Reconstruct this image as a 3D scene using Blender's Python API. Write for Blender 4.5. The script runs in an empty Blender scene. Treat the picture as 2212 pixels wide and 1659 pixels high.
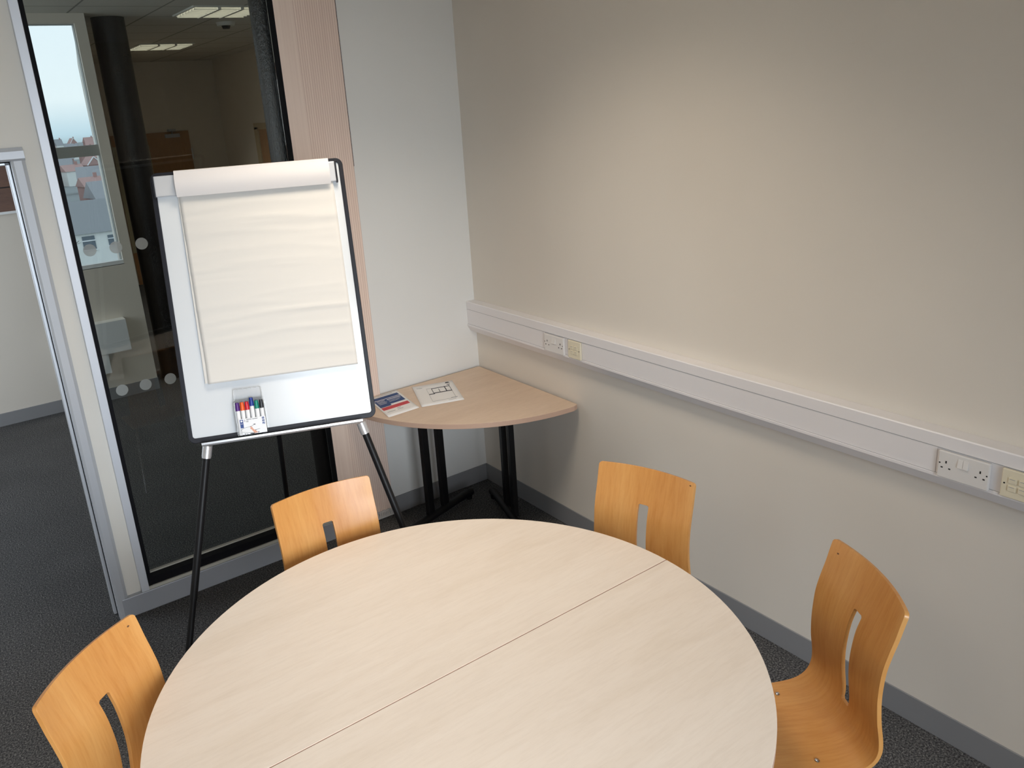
import bpy, math, random
from mathutils import Vector, Matrix
random.seed(7)
C = bpy.context.scene.collection
PI = math.pi
R_ = math.radians

# ------------------------------------------------------------------ materials
def mat(name, col, rough=0.5, metal=0.0, spec=0.5, coat=0.0, trans=0.0, alpha=1.0, emis=None, estr=0.0):
    m = bpy.data.materials.new(name); m.use_nodes = True
    b = m.node_tree.nodes['Principled BSDF']
    b.inputs['Base Color'].default_value = (*col, 1)
    b.inputs['Roughness'].default_value = rough
    b.inputs['Metallic'].default_value = metal
    b.inputs['Specular IOR Level'].default_value = spec
    b.inputs['Coat Weight'].default_value = coat
    b.inputs['Transmission Weight'].default_value = trans
    b.inputs['Alpha'].default_value = alpha
    if emis:
        b.inputs['Emission Color'].default_value = (*emis, 1)
        b.inputs['Emission Strength'].default_value = estr
    return m

def nodes(m):
    nt = m.node_tree
    return nt, nt.nodes, nt.links, nt.nodes['Principled BSDF']

def noise(nt, vec, scale, detail=2.0, rough=0.5, dist=0.0):
    n = nt.nodes.new('ShaderNodeTexNoise')
    n.inputs['Scale'].default_value = scale; n.inputs['Detail'].default_value = detail
    n.inputs['Roughness'].default_value = rough; n.inputs['Distortion'].default_value = dist
    nt.links.new(vec, n.inputs['Vector']); return n.outputs['Fac']

def ramp(nt, fac, stops):
    r = nt.nodes.new('ShaderNodeValToRGB')
    el = r.color_ramp.elements
    while len(el) > 1: el.remove(el[-1])
    el[0].position = stops[0][0]; el[0].color = (*stops[0][1], 1)
    for p, c in stops[1:]:
        e = el.new(p); e.color = (*c, 1)
    nt.links.new(fac, r.inputs['Fac']); return r.outputs['Color']

def coords(nt, scale=(1, 1, 1), rot=(0, 0, 0), kind='Object'):
    t = nt.nodes.new('ShaderNodeTexCoord'); mp = nt.nodes.new('ShaderNodeMapping')
    mp.inputs['Scale'].default_value = scale; mp.inputs['Rotation'].default_value = rot
    nt.links.new(t.outputs[kind], mp.inputs['Vector']); return mp.outputs['Vector']

def bump(nt, b, fac, strength, dist=0.001):
    bp = nt.nodes.new('ShaderNodeBump'); bp.inputs['Strength'].default_value = strength
    bp.inputs['Distance'].default_value = dist
    nt.links.new(fac, bp.inputs['Height']); nt.links.new(bp.outputs['Normal'], b.inputs['Normal'])

def mixc(nt, fac, a, b_):
    mx = nt.nodes.new('ShaderNodeMix'); mx.data_type = 'RGBA'
    if isinstance(fac, float): mx.inputs[0].default_value = fac
    else: nt.links.new(fac, mx.inputs[0])
    for s, v in ((6, a), (7, b_)):
        if isinstance(v, tuple): mx.inputs[s].default_value = (*v, 1)
        else: nt.links.new(v, mx.inputs[s])
    return mx.outputs[2]

def wall_mat(name, col, var=0.03):
    m = mat(name, col, 0.75, spec=0.25); nt, N, L, b = nodes(m)
    v = coords(nt)
    f = noise(nt, v, 1.3, 3)
    c = ramp(nt, f, [(0.3, tuple(x * (1 - var) for x in col)), (0.7, tuple(min(1, x * (1 + var * .5)) for x in col))])
    L.new(c, b.inputs['Base Color'])
    bump(nt, b, noise(nt, v, 260, 2), 0.12, 0.0006)
    return m

def wood_mat(name, light, mid, dark, scale, rough=0.35, kind='Object', rot=(0, 0, 0), coat=0.0, figure=1.0, fscale=1.0, spec=0.5):
    m = mat(name, mid, rough, coat=coat, spec=spec); nt, N, L, b = nodes(m)
    b.inputs['Coat Roughness'].default_value = 0.25
    v = coords(nt, scale, rot, kind)
    f1 = noise(nt, v, 2.2 * fscale, 4, 0.55, 0.6)
    base = ramp(nt, f1, [(0.28, dark), (0.5, mid), (0.72, light)])
    v2 = coords(nt, tuple(s * q for s, q in zip(scale, (1.6, 1.6, 1.6))), rot, kind)
    f2 = noise(nt, v2, 16 * fscale, 5, 0.65, 0.2)
    fine = ramp(nt, f2, [(0.36, tuple(x * (1 - 0.22 * figure) for x in mid)), (0.56, light)])
    L.new(mixc(nt, 0.38, base, fine), b.inputs['Base Color'])
    return m

M = {}
M['wall'] = wall_mat('cream_wall_paint', (0.765, 0.71, 0.635))
M['wall_back'] = wall_mat('pale_wall_paint', (0.79, 0.785, 0.76))
M['post'] = wall_mat('cream_partition_panel', (0.79, 0.76, 0.70))
M['ceil'] = mat('ceiling_white', (0.86, 0.855, 0.84), 0.9)
M['skirt'] = mat('grey_skirting', (0.26, 0.262, 0.272), 0.45)
M['trunk'] = mat('white_plastic_trunking', (0.82, 0.795, 0.80), 0.35)
M['plate'] = mat('white_plastic_faceplate', (0.78, 0.755, 0.73), 0.3)
M['ivory'] = mat('ivory_plastic_faceplate', (0.80, 0.73, 0.56), 0.35)
M['hole'] = mat('dark_slot', (0.01, 0.01, 0.01), 0.6)
M['alu'] = mat('satin_aluminium', (0.66, 0.69, 0.74), 0.38, metal=0.4)
M['alu_light'] = mat('light_anodised_aluminium', (0.70, 0.73, 0.79), 0.4, metal=0.2)
M['alu_grey'] = mat('grey_aluminium_base', (0.42, 0.44, 0.48), 0.45, metal=0.3)
M['bead'] = mat('beige_glazing_bead', (0.52, 0.51, 0.45), 0.5)
M['gasket'] = mat('black_rubber_gasket', (0.006, 0.006, 0.008), 0.7, spec=0.15)
M['black'] = mat('black_powder_coat', (0.006, 0.006, 0.007), 0.45, spec=0.3)
M['blackframe'] = mat('black_plastic_frame', (0.014, 0.015, 0.022), 0.45, spec=0.3)
M['wboard'] = mat('white_board_enamel', (0.74, 0.775, 0.81), 0.17, spec=0.5)
M['silver'] = mat('silver_tray', (0.72, 0.73, 0.76), 0.3, metal=0.7)
M['clampgrey'] = mat('pale_grey_clamp', (0.70, 0.72, 0.76), 0.3, metal=0.25)
M['scuff'] = mat('dark_scuff', (0.12, 0.05, 0.02), 0.6)
M['chrome'] = mat('chrome', (0.7, 0.7, 0.72), 0.15, metal=1)
M['dot'] = mat('frosted_dot', (0.40, 0.42, 0.41), 0.8, alpha=.55)
M['paper'] = mat('white_paper', (0.86, 0.845, 0.83), 0.8, spec=0.2)
M['ink'] = mat('black_ink', (0.06, 0.06, 0.07), 0.8)
M['greyink'] = mat('grey_ink', (0.35, 0.35, 0.36), 0.8)
M['blueink'] = mat('blue_print', (0.03, 0.07, 0.20), 0.7)
M['redink'] = mat('red_print', (0.58, 0.06, 0.075), 0.7)
M['skin'] = mat('printed_skin_tone', (0.75, 0.40, 0.29), 0.7)

# carpet
m = mat('charcoal_fleck_carpet', (0.03, 0.03, 0.035), 0.98, spec=0.1); nt, N, L, b = nodes(m)
v = coords(nt)
f = noise(nt, v, 150, 4, 0.8)
c = ramp(nt, f, [(0.36, (0.022, 0.022, 0.025)), (0.49, (0.078, 0.078, 0.082)), (0.59, (0.18, 0.178, 0.175)), (0.68, (0.40, 0.39, 0.375))])
f2 = noise(nt, v, 2.5, 2)
c2 = ramp(nt, f2, [(0.3, (0.85, 0.85, 0.85)), (0.7, (1, 1, 1))])
mx = nt.nodes.new('ShaderNodeMix'); mx.data_type = 'RGBA'; mx.blend_type = 'MULTIPLY'; mx.inputs[0].default_value = 1
L.new(c, mx.inputs[6]); L.new(c2, mx.inputs[7]); L.new(mx.outputs[2], b.inputs['Base Color'])
bump(nt, b, noise(nt, v, 150, 2), 0.7, 0.004)
M['carpet'] = m

M['maple'] = wood_mat('maple_laminate', (0.80, 0.715, 0.63), (0.765, 0.67, 0.58), (0.70, 0.60, 0.50), (0.55, 4.2, 4.2), 0.36, figure=0.3, spec=0.5)
M['maple2'] = wood_mat('beech_laminate', (0.735, 0.575, 0.445), (0.69, 0.53, 0.40), (0.63, 0.47, 0.35), (0.7, 4.0, 4.0), 0.45, rot=(0, 0, R_(-8)), figure=0.35, spec=0.4)
M['edge'] = mat('table_edge_strip', (0.62, 0.42, 0.315), 0.45)
M['ply'] = wood_mat('lacquered_beech_plywood', (0.67, 0.345, 0.112), (0.585, 0.262, 0.070), (0.48, 0.182, 0.040), (5.0, 0.45, 1), 0.3, kind='UV', figure=0.35, fscale=0.8, spec=0.45)
# blind fabric
m = mat('pink_blind_fabric', (0.84, 0.68, 0.59), 0.85, spec=0.15); nt, N, L, b = nodes(m)
v = coords(nt, (1, 1, 0.02)); f = noise(nt, v, 90, 2)
L.new(ramp(nt, f, [(0.3, (0.82, 0.655, 0.56)), (0.7, (0.88, 0.72, 0.62))]), b.inputs['Base Color'])
M['blind'] = m
M['blindedge'] = mat('slat_edge', (0.66, 0.48, 0.40), 0.9)
M['chain'] = mat('white_bead_chain', (0.66, 0.62, 0.60), 0.5)
# column paint
m = mat('black_intumescent_paint', (0.008, 0.006, 0.006), 0.18, spec=0.5); nt, N, L, b = nodes(m)
v = coords(nt, (1, 1, 0.6)); bump(nt, b, noise(nt, v, 75, 4, 0.7), 0.8, 0.005)
M['column'] = m
# pad paper with soft ripples
m = mat('flipchart_paper', (0.75, 0.73, 0.695), 0.7, spec=0.25)
M['pad'] = m
M['padroll'] = mat('rolled_paper', (0.79, 0.77, 0.775), 0.8, spec=0.1)
# glass : tinted, thin
def glass(name, tint, refl=0.9):
    m = bpy.data.materials.new(name); m.use_nodes = True
    nt = m.node_tree; nt.nodes.clear()
    o = nt.nodes.new('ShaderNodeOutputMaterial'); t = nt.nodes.new('ShaderNodeBsdfTransparent')
    g = nt.nodes.new('ShaderNodeBsdfGlossy'); mx = nt.nodes.new('ShaderNodeMixShader'); fr = nt.nodes.new('ShaderNodeFresnel')
    t.inputs['Color'].default_value = (*tint, 1); g.inputs['Roughness'].default_value = 0.0
    g.inputs['Color'].default_value = (refl, refl, refl, 1)
    fr.inputs['IOR'].default_value = 1.38
    nt.links.new(fr.outputs[0], mx.inputs[0]); nt.links.new(t.outputs[0], mx.inputs[1]); nt.links.new(g.outputs[0], mx.inputs[2])
    nt.links.new(mx.outputs[0], o.inputs['Surface'])
    return m
M['glass'] = glass('tinted_partition_glass', (0.76, 0.775, 0.755))
M['winglass'] = glass('window_glass', (0.97, 0.97, 0.97))
# clear plastic of the marker case
m = glass('clear_plastic', (0.975, 0.975, 0.975)); M['clear'] = m
# ceiling tiles
m = mat('ceiling_tiles', (0.55, 0.52, 0.45), 0.9); nt, N, L, b = nodes(m)
v = coords(nt)
br = nt.nodes.new('ShaderNodeTexBrick'); br.offset = 0; br.inputs['Scale'].default_value = 1.0
br.inputs['Brick Width'].default_value = 0.6; br.inputs['Row Height'].default_value = 0.6
br.inputs['Mortar Size'].default_value = 0.008
br.inputs['Color1'].default_value = (0.62, 0.60, 0.54, 1); br.inputs['Color2'].default_value = (0.60, 0.58, 0.52, 1)
br.inputs['Mortar'].default_value = (0.25, 0.24, 0.22, 1)
L.new(v, br.inputs['Vector']); L.new(br.outputs['Color'], b.inputs['Base Color'])
M['tiles'] = m
M['doorwood'] = wood_mat('brown_door_veneer', (0.46, 0.25, 0.11), (0.40, 0.21, 0.09), (0.34, 0.17, 0.07), (4, 4, 0.5), 0.45)
M['trimwood'] = mat('pale_wood_trim', (0.50, 0.40, 0.25), 0.5)
M['visionglass'] = mat('pale_vision_panel', (0.42, 0.38, 0.25), 0.3)
M['upvc'] = mat('grey_window_frame', (0.42, 0.43, 0.41), 0.5)
M['whiteupvc'] = mat('white_window_sill', (0.85, 0.87, 0.88), 0.4)
M['board'] = wood_mat('brown_reflection_board', (0.22, 0.12, 0.085), (0.17, 0.10, 0.08), (0.12, 0.07, 0.06), (1, 1, 6), 0.6)
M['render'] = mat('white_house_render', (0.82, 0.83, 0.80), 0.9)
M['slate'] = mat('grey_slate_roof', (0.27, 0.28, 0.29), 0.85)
M['brick'] = mat('hazed_red_brick', (0.45, 0.28, 0.255), 0.9)  # distance haze mixed into the town's brick and roof colours, muted and lightened
M['brickroof'] = mat('hazed_red_tile_roof', (0.46, 0.30, 0.275), 0.9)
M['greyroof'] = mat('hazed_grey_tile_roof', (0.34, 0.345, 0.36), 0.9)
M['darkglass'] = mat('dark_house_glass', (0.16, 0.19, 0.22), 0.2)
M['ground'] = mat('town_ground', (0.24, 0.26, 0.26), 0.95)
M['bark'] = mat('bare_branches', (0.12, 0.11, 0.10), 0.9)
M['lamp'] = mat('lit_tube', (0.9, 0.9, 0.85), 0.5, emis=(1.0, 0.90, 0.72), estr=3.0)
M['lamp_far'] = mat('lit_tube_office', (0.9, 0.9, 0.85), 0.5, emis=(1.0, 0.93, 0.76), estr=1.6)
M['whitemetal'] = mat('white_louvre', (0.75, 0.75, 0.70), 0.35)

# ------------------------------------------------------------------ mesh builder
class MB:
    def __init__(s): s.v = []; s.f = []; s.mi = []; s.cur = 0; s.uv = None; s.smooth = []
    def q(s, pts, sm=False):
        n = len(s.v); s.v += [tuple(p) for p in pts]; s.f.append(tuple(range(n, n + len(pts)))); s.mi.append(s.cur); s.smooth.append(sm)
    def box(s, a, b_):
        return s.obox(Vector([(x + y) / 2 for x, y in zip(a, b_)]), (Vector((1, 0, 0)), Vector((0, 1, 0)), Vector((0, 0, 1))), [abs(y - x) / 2 for x, y in zip(a, b_)])
    def obox(s, c, ax, h):
        n = len(s.v); c = Vector(c); X, Y, Z = [Vector(a) for a in ax]
        for sz in (-1, 1):
            for sx, sy in ((-1, -1), (1, -1), (1, 1), (-1, 1)):
                s.v.append(tuple(c + X * h[0] * sx + Y * h[1] * sy + Z * h[2] * sz))
        for f in ((3, 2, 1, 0), (4, 5, 6, 7), (0, 1, 5, 4), (1, 2, 6, 5), (2, 3, 7, 6), (3, 0, 4, 7)):
            s.f.append(tuple(n + i for i in f)); s.mi.append(s.cur); s.smooth.append(False)
        return s
    def cyl(s, p0, p1, r0, r1=None, n=20, caps=True):
        r1 = r0 if r1 is None else r1
        p0 = Vector(p0); p1 = Vector(p1); d = (p1 - p0).normalized()
        a = d.orthogonal().normalized(); b_ = d.cross(a); k = len(s.v)
        for p, r in ((p0, r0), (p1, r1)):
            for i in range(n):
                t = 2 * PI * i / n; s.v.append(tuple(p + a * r * math.cos(t) + b_ * r * math.sin(t)))
        for i in range(n):
            j = (i + 1) % n; s.f.append((k + i, k + j, k + n + j, k + n + i)); s.mi.append(s.cur); s.smooth.append(True)
        if caps:
            s.f.append(tuple(k + i for i in range(n - 1, -1, -1))); s.mi.append(s.cur); s.smooth.append(False)
            s.f.append(tuple(k + n + i for i in range(n))); s.mi.append(s.cur); s.smooth.append(False)
        return s
    def path(s, pts, r, n=12):
        pts = [Vector(p) for p in pts]; k = len(s.v); prev = None
        for i, p in enumerate(pts):
            d = (pts[min(i + 1, len(pts) - 1)] - pts[max(i - 1, 0)]).normalized()
            a = d.orthogonal().normalized() if prev is None else (prev - d * prev.dot(d)).normalized()
            prev = a; b_ = d.cross(a)
            for j in range(n):
                t = 2 * PI * j / n; s.v.append(tuple(p + a * r * math.cos(t) + b_ * r * math.sin(t)))
        for i in range(len(pts) - 1):
            for j in range(n):
                jj = (j + 1) % n
                s.f.append((k + i * n + j, k + i * n + jj, k + (i + 1) * n + jj, k + (i + 1) * n + j)); s.mi.append(s.cur); s.smooth.append(True)
        s.f.append(tuple(k + j for j in range(n - 1, -1, -1))); s.mi.append(s.cur); s.smooth.append(False)
        e = k + (len(pts) - 1) * n
        s.f.append(tuple(e + j for j in range(n))); s.mi.append(s.cur); s.smooth.append(False)
        return s
    def prism(s, poly, o, U, V, W, h, side_mi=None):      # poly in (u,v), extruded h along W from o
        o = Vector(o); U = Vector(U); V = Vector(V); W = Vector(W); n = len(poly); k = len(s.v)
        for hh in (0, h):
            for u, v in poly: s.v.append(tuple(o + U * u + V * v + W * hh))
        s.f.append(tuple(k + i for i in range(n - 1, -1, -1))); s.mi.append(s.cur); s.smooth.append(False)
        s.f.append(tuple(k + n + i for i in range(n))); s.mi.append(s.cur); s.smooth.append(False)
        for i in range(n):
            j = (i + 1) % n; s.f.append((k + i, k + j, k + n + j, k + n + i)); s.mi.append(s.cur if side_mi is None else side_mi); s.smooth.append(False)
        return s
    def ring(s, outer, inner, o, U, V, W, h):
        o = Vector(o); U = Vector(U); V = Vector(V); W = Vector(W); n = len(outer); k = len(s.v)
        for hh in (0, h):
            for pl in (outer, inner):
                for u, v in pl: s.v.append(tuple(o + U * u + V * v + W * hh))
        for i in range(n):
            j = (i + 1) % n
            for q in ((i, n + i, n + j, j), (2 * n + i, 2 * n + j, 3 * n + j, 3 * n + i), (i, j, 2 * n + j, 2 * n + i), (n + i, 3 * n + i, 3 * n + j, n + j)):
                s.f.append(tuple(k + a for a in q)); s.mi.append(s.cur); s.smooth.append(False)
        return s
    def build(s, name, mats, parent=None, base=(0, 0, 0), bevel=0, recalc=True, autosmooth=False):
        me = bpy.data.meshes.new(name)
        org = Vector(base)
        me.from_pydata([tuple(Vector(p) - org) for p in s.v], [], s.f)
        if not isinstance(mats, (list, tuple)): mats = [mats]
        for x in mats: me.materials.append(x)
        for p, i, sm in zip(me.polygons, s.mi, s.smooth): p.material_index = min(i, len(mats) - 1); p.use_smooth = sm
        if recalc:
            import bmesh
            bm = bmesh.new(); bm.from_mesh(me); bmesh.ops.recalc_face_normals(bm, faces=bm.faces); bm.to_mesh(me); bm.free()
        if any(s.smooth): me.set_sharp_from_angle(angle=R_(48))
        me.update()
        o = bpy.data.objects.new(name, me); C.objects.link(o)
        if parent is None: o.location = org
        else: o.parent = parent
        if bevel:
            bv = o.modifiers.new('bevel', 'BEVEL'); bv.width = bevel; bv.segments = 2; bv.limit_method = 'ANGLE'; bv.angle_limit = R_(40)
        return o

def thing(name, label, cat, loc=(0, 0, 0), group=None):
    o = bpy.data.objects.new(name, None); C.objects.link(o); o.location = loc; o.empty_display_size = 0.1
    o['label'] = label; o['category'] = cat
    if group: o['group'] = group
    return o
def tag(o, label, cat, group=None, kind=None):
    o['label'] = label; o['category'] = cat
    if group: o['group'] = group
    if kind: o['kind'] = kind
    return o
def struct(o, label=None):
    o['kind'] = 'structure'
    if label: o['label'] = label
    return o
def sempty(name, label, loc=(0, 0, 0)):
    o = bpy.data.objects.new(name, None); C.objects.link(o); o.location = loc; o.empty_display_size = 0.1
    o['kind'] = 'structure'; o['label'] = label
    return o
def copy_tree(o, parent=None):
    c = o.copy(); C.objects.link(c)
    if parent: c.parent = parent
    for ch in [x for x in bpy.data.objects if x.parent == o]: copy_tree(ch, c)
    return c
X_, Y_, Z_ = (1, 0, 0), (0, 1, 0), (0, 0, 1)
def rrect(x0, y0, x1, y1, r, n=6):
    out = []
    for cx, cy, a in ((x1 - r, y1 - r, 0), (x0 + r, y1 - r, 90), (x0 + r, y0 + r, 180), (x1 - r, y0 + r, 270)):
        for i in range(n + 1):
            t = R_(a + 90 * i / n); out.append((cx + r * math.cos(t), cy + r * math.sin(t)))
    return out

# ------------------------------------------------------------------ setting
RX0, RY0, H = -4.4, -5.6, 3.0
# floor (continuous through the doorway)
g = MB(); g.box((RX0 - .2, RY0 - .2, -.12), (1.7, 8.8, 0)); struct(g.build('floor', M['carpet']), 'charcoal flecked carpet floor')
g = MB(); g.box((0, RY0, 0), (.14, .0, H)); struct(g.build('wall_right', M['wall']), 'cream wall with the trunking')
g = MB()   # back wall: solid part right of the glass, lintel over door and glass
g.box((-.80, 0, 0), (.14, .1, H)); struct(g.build('wall_back', M['wall_back']), 'pale wall between the blind and the corner')
g = MB(); g.box((RX0, 0, 2.110), (-1.974, .1, H)); g.box((-1.974, 0, 2.80), (-.80, .1, H))
g.box((-2.036, .0, .1), (-1.974, .1, 2.110)); g.box((RX0, 0, 0), (-3.06, .1, 2.11))
struct(g.build('wall_back_panel', M['post']), 'cream partition panel around the doorway').name = 'wall_partition'
# left wall with window opening
g = MB(); g.box((RX0 - .15, RY0, 0), (RX0, .1, H))
struct(g.build('wall_left', M['wall']), 'wall left of the camera')
WF = dict(x0=-3.5, x1=-1.25, z0=.45, z1=2.7)
g = MB()
g.box((RX0 - .15, RY0 - .15, 0), (.14, RY0, WF['z0'])); g.box((RX0 - .15, RY0 - .15, WF['z1']), (.14, RY0, H))
g.box((RX0 - .15, RY0 - .15, WF['z0']), (WF['x0'], RY0, WF['z1'])); g.box((WF['x1'], RY0 - .15, WF['z0']), (.14, RY0, WF['z1']))
struct(g.build('wall_front', M['wall']), 'wall behind the camera')
g = MB(); g.box((RX0 - .15, RY0 - .15, H), (.14, .1, H + .1)); struct(g.build('ceiling', M['ceil']), 'white ceiling of the meeting room')

def win(name, label, axis, pos, a0, a1, z0, z1, fr=.05, mull=(), trans=(), m=None, depth=.06, sill=True):
    """window unit in a wall opening: axis 'x' -> wall runs along x at y=pos"""
    r = sempty(name, label, ((a0 + a1) / 2, pos, z0) if axis == 'x' else (pos, (a0 + a1) / 2, z0))
    b0 = r.location
    def P(a, d, z): return (a, pos + d, z) if axis == 'x' else (pos + d, a, z)
    g = MB()
    for q in (((a0, -depth / 2, z0), (a0 + fr, depth / 2, z1)), ((a1 - fr, -depth / 2, z0), (a1, depth / 2, z1)), ((a0 + fr, -depth / 2, z0), (a1 - fr, depth / 2, z0 + fr)), ((a0 + fr, -depth / 2, z1 - fr), (a1 - fr, depth / 2, z1))):
        g.box(P(*q[0]), P(*q[1]))
    for a in mull: g.box(P(a - fr / 2, -depth / 2, z0 + fr), P(a + fr / 2, depth / 2, z1 - fr))
    for (ta, tb) in trans: g.box(P(a0 + fr, -depth / 2, ta), P(a1 - fr, depth / 2, tb))
    g.build('window_frame', m or M['upvc'], r, b0)
    g = MB(); g.q([P(a0, 0, z0), P(a1, 0, z0), P(a1, 0, z1), P(a0, 0, z1)]); g.build('pane', M['winglass'], r, b0)
    return r
win('window_3', 'window of the meeting room behind the camera', 'x', RY0 - .08, WF['x0'], WF['x1'], WF['z0'], WF['z1'], mull=(-2.37,))

# baseboards
SK = .1031
g = MB(); g.box((-.006, RY0, 0), (0, 0, SK)); struct(g.build('baseboard_right', M['skirt'], bevel=.002), 'grey skirting along the right wall')
g = MB(); g.box((-.625, -.006, 0), (-.006, 0, SK)); struct(g.build('baseboard_back', M['skirt'], bevel=.002), 'grey skirting under the corner table')

# glazed screen
GX0, GX1 = -1.922, -.80
r = sempty('window_1', 'tall fixed glass screen beside the doorway', ((GX0 + GX1) / 2, 0, 0)); b0 = r.location
g = MB(); g.box((-1.974, -.022, .10), (-1.940, .06, 2.80)); g.box((-1.940, -.022, 2.765), (-.80, .06, 2.80)); g.build('screen_frame', M['alu_light'], r, b0, bevel=.002)
g = MB(); g.box((-2.074, -.026, 0), (-.95, .03, .100)); o = g.build('base_rail', M['alu_grey'], r, b0, bevel=.003)
g = MB(); g.box((-1.974, -.018, .100), (-.95, .05, .114)); g.box((-1.922, .034, .153), (-.95, .05, .160)); g.build('glazing_bead', M['bead'], r, b0)
g = MB(); g.box((-1.940, -.012, .114), (-1.922, .05, 2.765)); g.box((-1.922, -.010, .114), (-.95, .034, .153)); g.box((-.95, -.0, .114), (-.80, .05, 2.765)); g.box((-1.922, -.01, 2.745), (-.95, .05, 2.765)); g.build('gasket', M['gasket'], r, b0)
g = MB(); g.box((-1.922, .049, .15), (-.95, .055, 2.75)); pane = g.build('pane', M['glass'], r, b0)
for (u, z) in ((-1.664, 1.673), (-1.769, 1.673), (-1.871, 1.677), (-1.560, 1.673), (-1.455, 1.673), (-1.35, 1.673), (-1.245, 1.673), (-1.14, 1.673), (-1.656, 1.052), (-1.764, 1.052), (-1.864, 1.052), (-1.55, 1.052), (-1.445, 1.052), (-1.34, 1.052), (-1.235, 1.052), (-1.13, 1.052)):
    g = MB(); g.cyl((u, .0475, z), (u, .0488, z), .0255, n=32); g.build('manifestation_dot', M['dot'], r, b0)

# doorway
r = sempty('door_1', 'open doorway left of the glass screen', (-2.56, 0, 0)); b0 = r.location
g = MB()
prof = [(-2.036, 0), (-2.036, -.008), (-2.050, -.024), (-2.078, -.028), (-2.086, -.022), (-2.086, 0.03), (-2.036, 0.03)]
g.prism([(x, y) for x, y in prof], (0, 0, 0), X_, Y_, Z_, 2.062)
prof2 = [(-(x + 2.086) , y) for x, y in prof]
g.prism([(-3.06 - (x + 2.036) * 1 , y) for x, y in prof][::-1], (0, 0, 0), X_, Y_, Z_, 2.062)
g.prism([(y, 2.112 + (x + 2.036)) for x, y in prof], (-3.06, 0, 0), Y_, Z_, X_, 3.06 - 2.036)
g.build('door_frame', M['alu'], r, b0)
g = MB(); g.box((-2.088, .03, 0), (-2.074, .052, 2.06)); g.box((-3.0, .03, 2.056), (-2.088, .052, 2.066)); g.build('seal', M['gasket'], r, b0)
g = MB(); g.box((-2.100, .052, 0), (-2.074, .085, 2.05)); g.box((-3.0, .052, 2.046), (-2.1, .085, 2.066)); g.build('door_stop', M['alu'], r, b0, bevel=.003)
g = MB(); g.box((-2.090, .085, 0), (-2.036, .1, 2.06)); g.box((-3.0, .085, 2.05), (-2.09, .1, 2.11)); g.build('inner_lining', M['alu_grey'], r, b0)

# ---- office beyond
YB = 3.37
WX0, WX1, WZ0, WZ1 = -1.56, -1.163 , 1.105, 2.93
g = MB()
g.box((-4.4, YB, 0), (WX0, YB + .1, H)); g.box((WX1, YB, 0), (-1.085, YB + .06, H)); g.box((WX0, YB, 0), (WX1, YB + .1, WZ0)); g.box((WX0, YB, WZ1), (WX1, YB + .1, H))
g.prism([(-1.085, YB), (-1.085, YB + .06), (-1.150, YB + .1), (-.30, 8.62), (-.13, 8.62)], (0, 0, 0), X_, Y_, Z_, H)
struct(g.build('wall_outer', M['wall']), 'cream outer wall of the office with the narrow window')
g = MB(); g.box((-4.4, YB - .012, 0), (-1.083, YB, .100)); struct(g.build('baseboard_outer', M['skirt']), 'grey skirting under the office window')
w = win('window_2', 'narrow office window looking over the town', 'x', YB + .075, WX0 - .03, WX1 + .03, WZ0 - .04, WZ1 + .03, fr=.035, trans=((1.965, 2.048),), m=M['upvc'])
g = MB(); g.box((WX0, YB + .0, WZ0 - .004), (WX1, YB + .04, WZ0 + .03)); g.build('window_sill', M['whiteupvc'], w, w.location)
OX1 = 1.45
g = MB(); g.box((OX1, .1, 0), (OX1 + .12, 8.62, H)); struct(g.build('wall_office_right', M['wall']), 'right wall of the office')
g = MB(); g.box((-.3, 8.5, 0), (OX1, 8.62, H)); struct(g.build('wall_far', M['wall']), 'far wall of the office with the brown doors')
g = MB(); g.box((-4.55, .1, 0), (-4.4, YB + .1, 1.0)); g.box((-4.55, .1, 2.7), (-4.4, YB + .1, H)); g.box((-4.55, .1, 1.0), (-4.4, .5, 2.7)); g.box((-4.55, 3.0, 1.0), (-4.4, YB + .1, 2.7))
struct(g.build('wall_office_left', M['wall']), 'left wall of the office')
win('window_4', 'window in the left wall of the office', 'y', -4.48, .5, 3.0, 1.0, 2.7, mull=(1.75,))
g = MB(); g.box((.14, 0, 0), (OX1 + .12, .1, H)); struct(g.build('wall_office_near', M['wall']), 'near wall of the office')
g = MB(); g.prism([(-4.55, .1), (OX1 + .12, .1), (OX1 + .12, 8.62), (-.28, 8.62), (-1.15, YB + .1), (-4.55, YB + .1)], (0, 0, H), X_, Y_, Z_, .1); struct(g.build('ceiling_office', M['tiles']), 'tiled ceiling of the office')

# columns
g = MB(); g.cyl((-.955 + .09, 3.66, 0), (-.955 + .09, 3.66, H), .125, n=40)
tag(g.build('steel_column', M['column'], base=(-.865, 3.66, 0)), 'black painted round column standing past the end of the window wall', 'column')
g = MB(); g.cyl((-.735, .5, 0), (-.735, .5, H), .125, n=48)
tag(g.build('steel_column', M['column'], base=(-.735, .5, 0)), 'glossy black round column right behind the glass beside the blind', 'column')

# double door far wall
r = sempty('door_2', 'brown double door in the far office wall', (.4, 8.5, 0)); b0 = r.location
g = MB(); g.box((-.11, 8.475, 0), (.025, 8.5, 2.07)); g.build('side_leaf', M['doorwood'], r, b0)
g = MB(); g.box((-.11, 8.468, .46), (-.055, 8.476, 1.92)); g.build('vision_panel', M['visionglass'], r, b0)
g = MB(); g.box((.03, 8.47, 0), (.938, 8.5, 2.065)); lf = g.build('door_leaf', M['doorwood'], r, b0)
g = MB(); g.box((.17, 8.462, .5), (.367, 8.471, 1.907)); g.build('vision_panel', M['visionglass'], r, b0)
g = MB(); g.box((.60, 8.42, 1.985), (.80, 8.47, 2.035)); g.box((.66, 8.43, 2.075), (.76, 8.5, 2.10)); g.cyl((.70, 8.44, 2.03), (.71, 8.44, 2.09), .008); g.build('door_closer', M['alu_grey'], r, b0)
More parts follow.
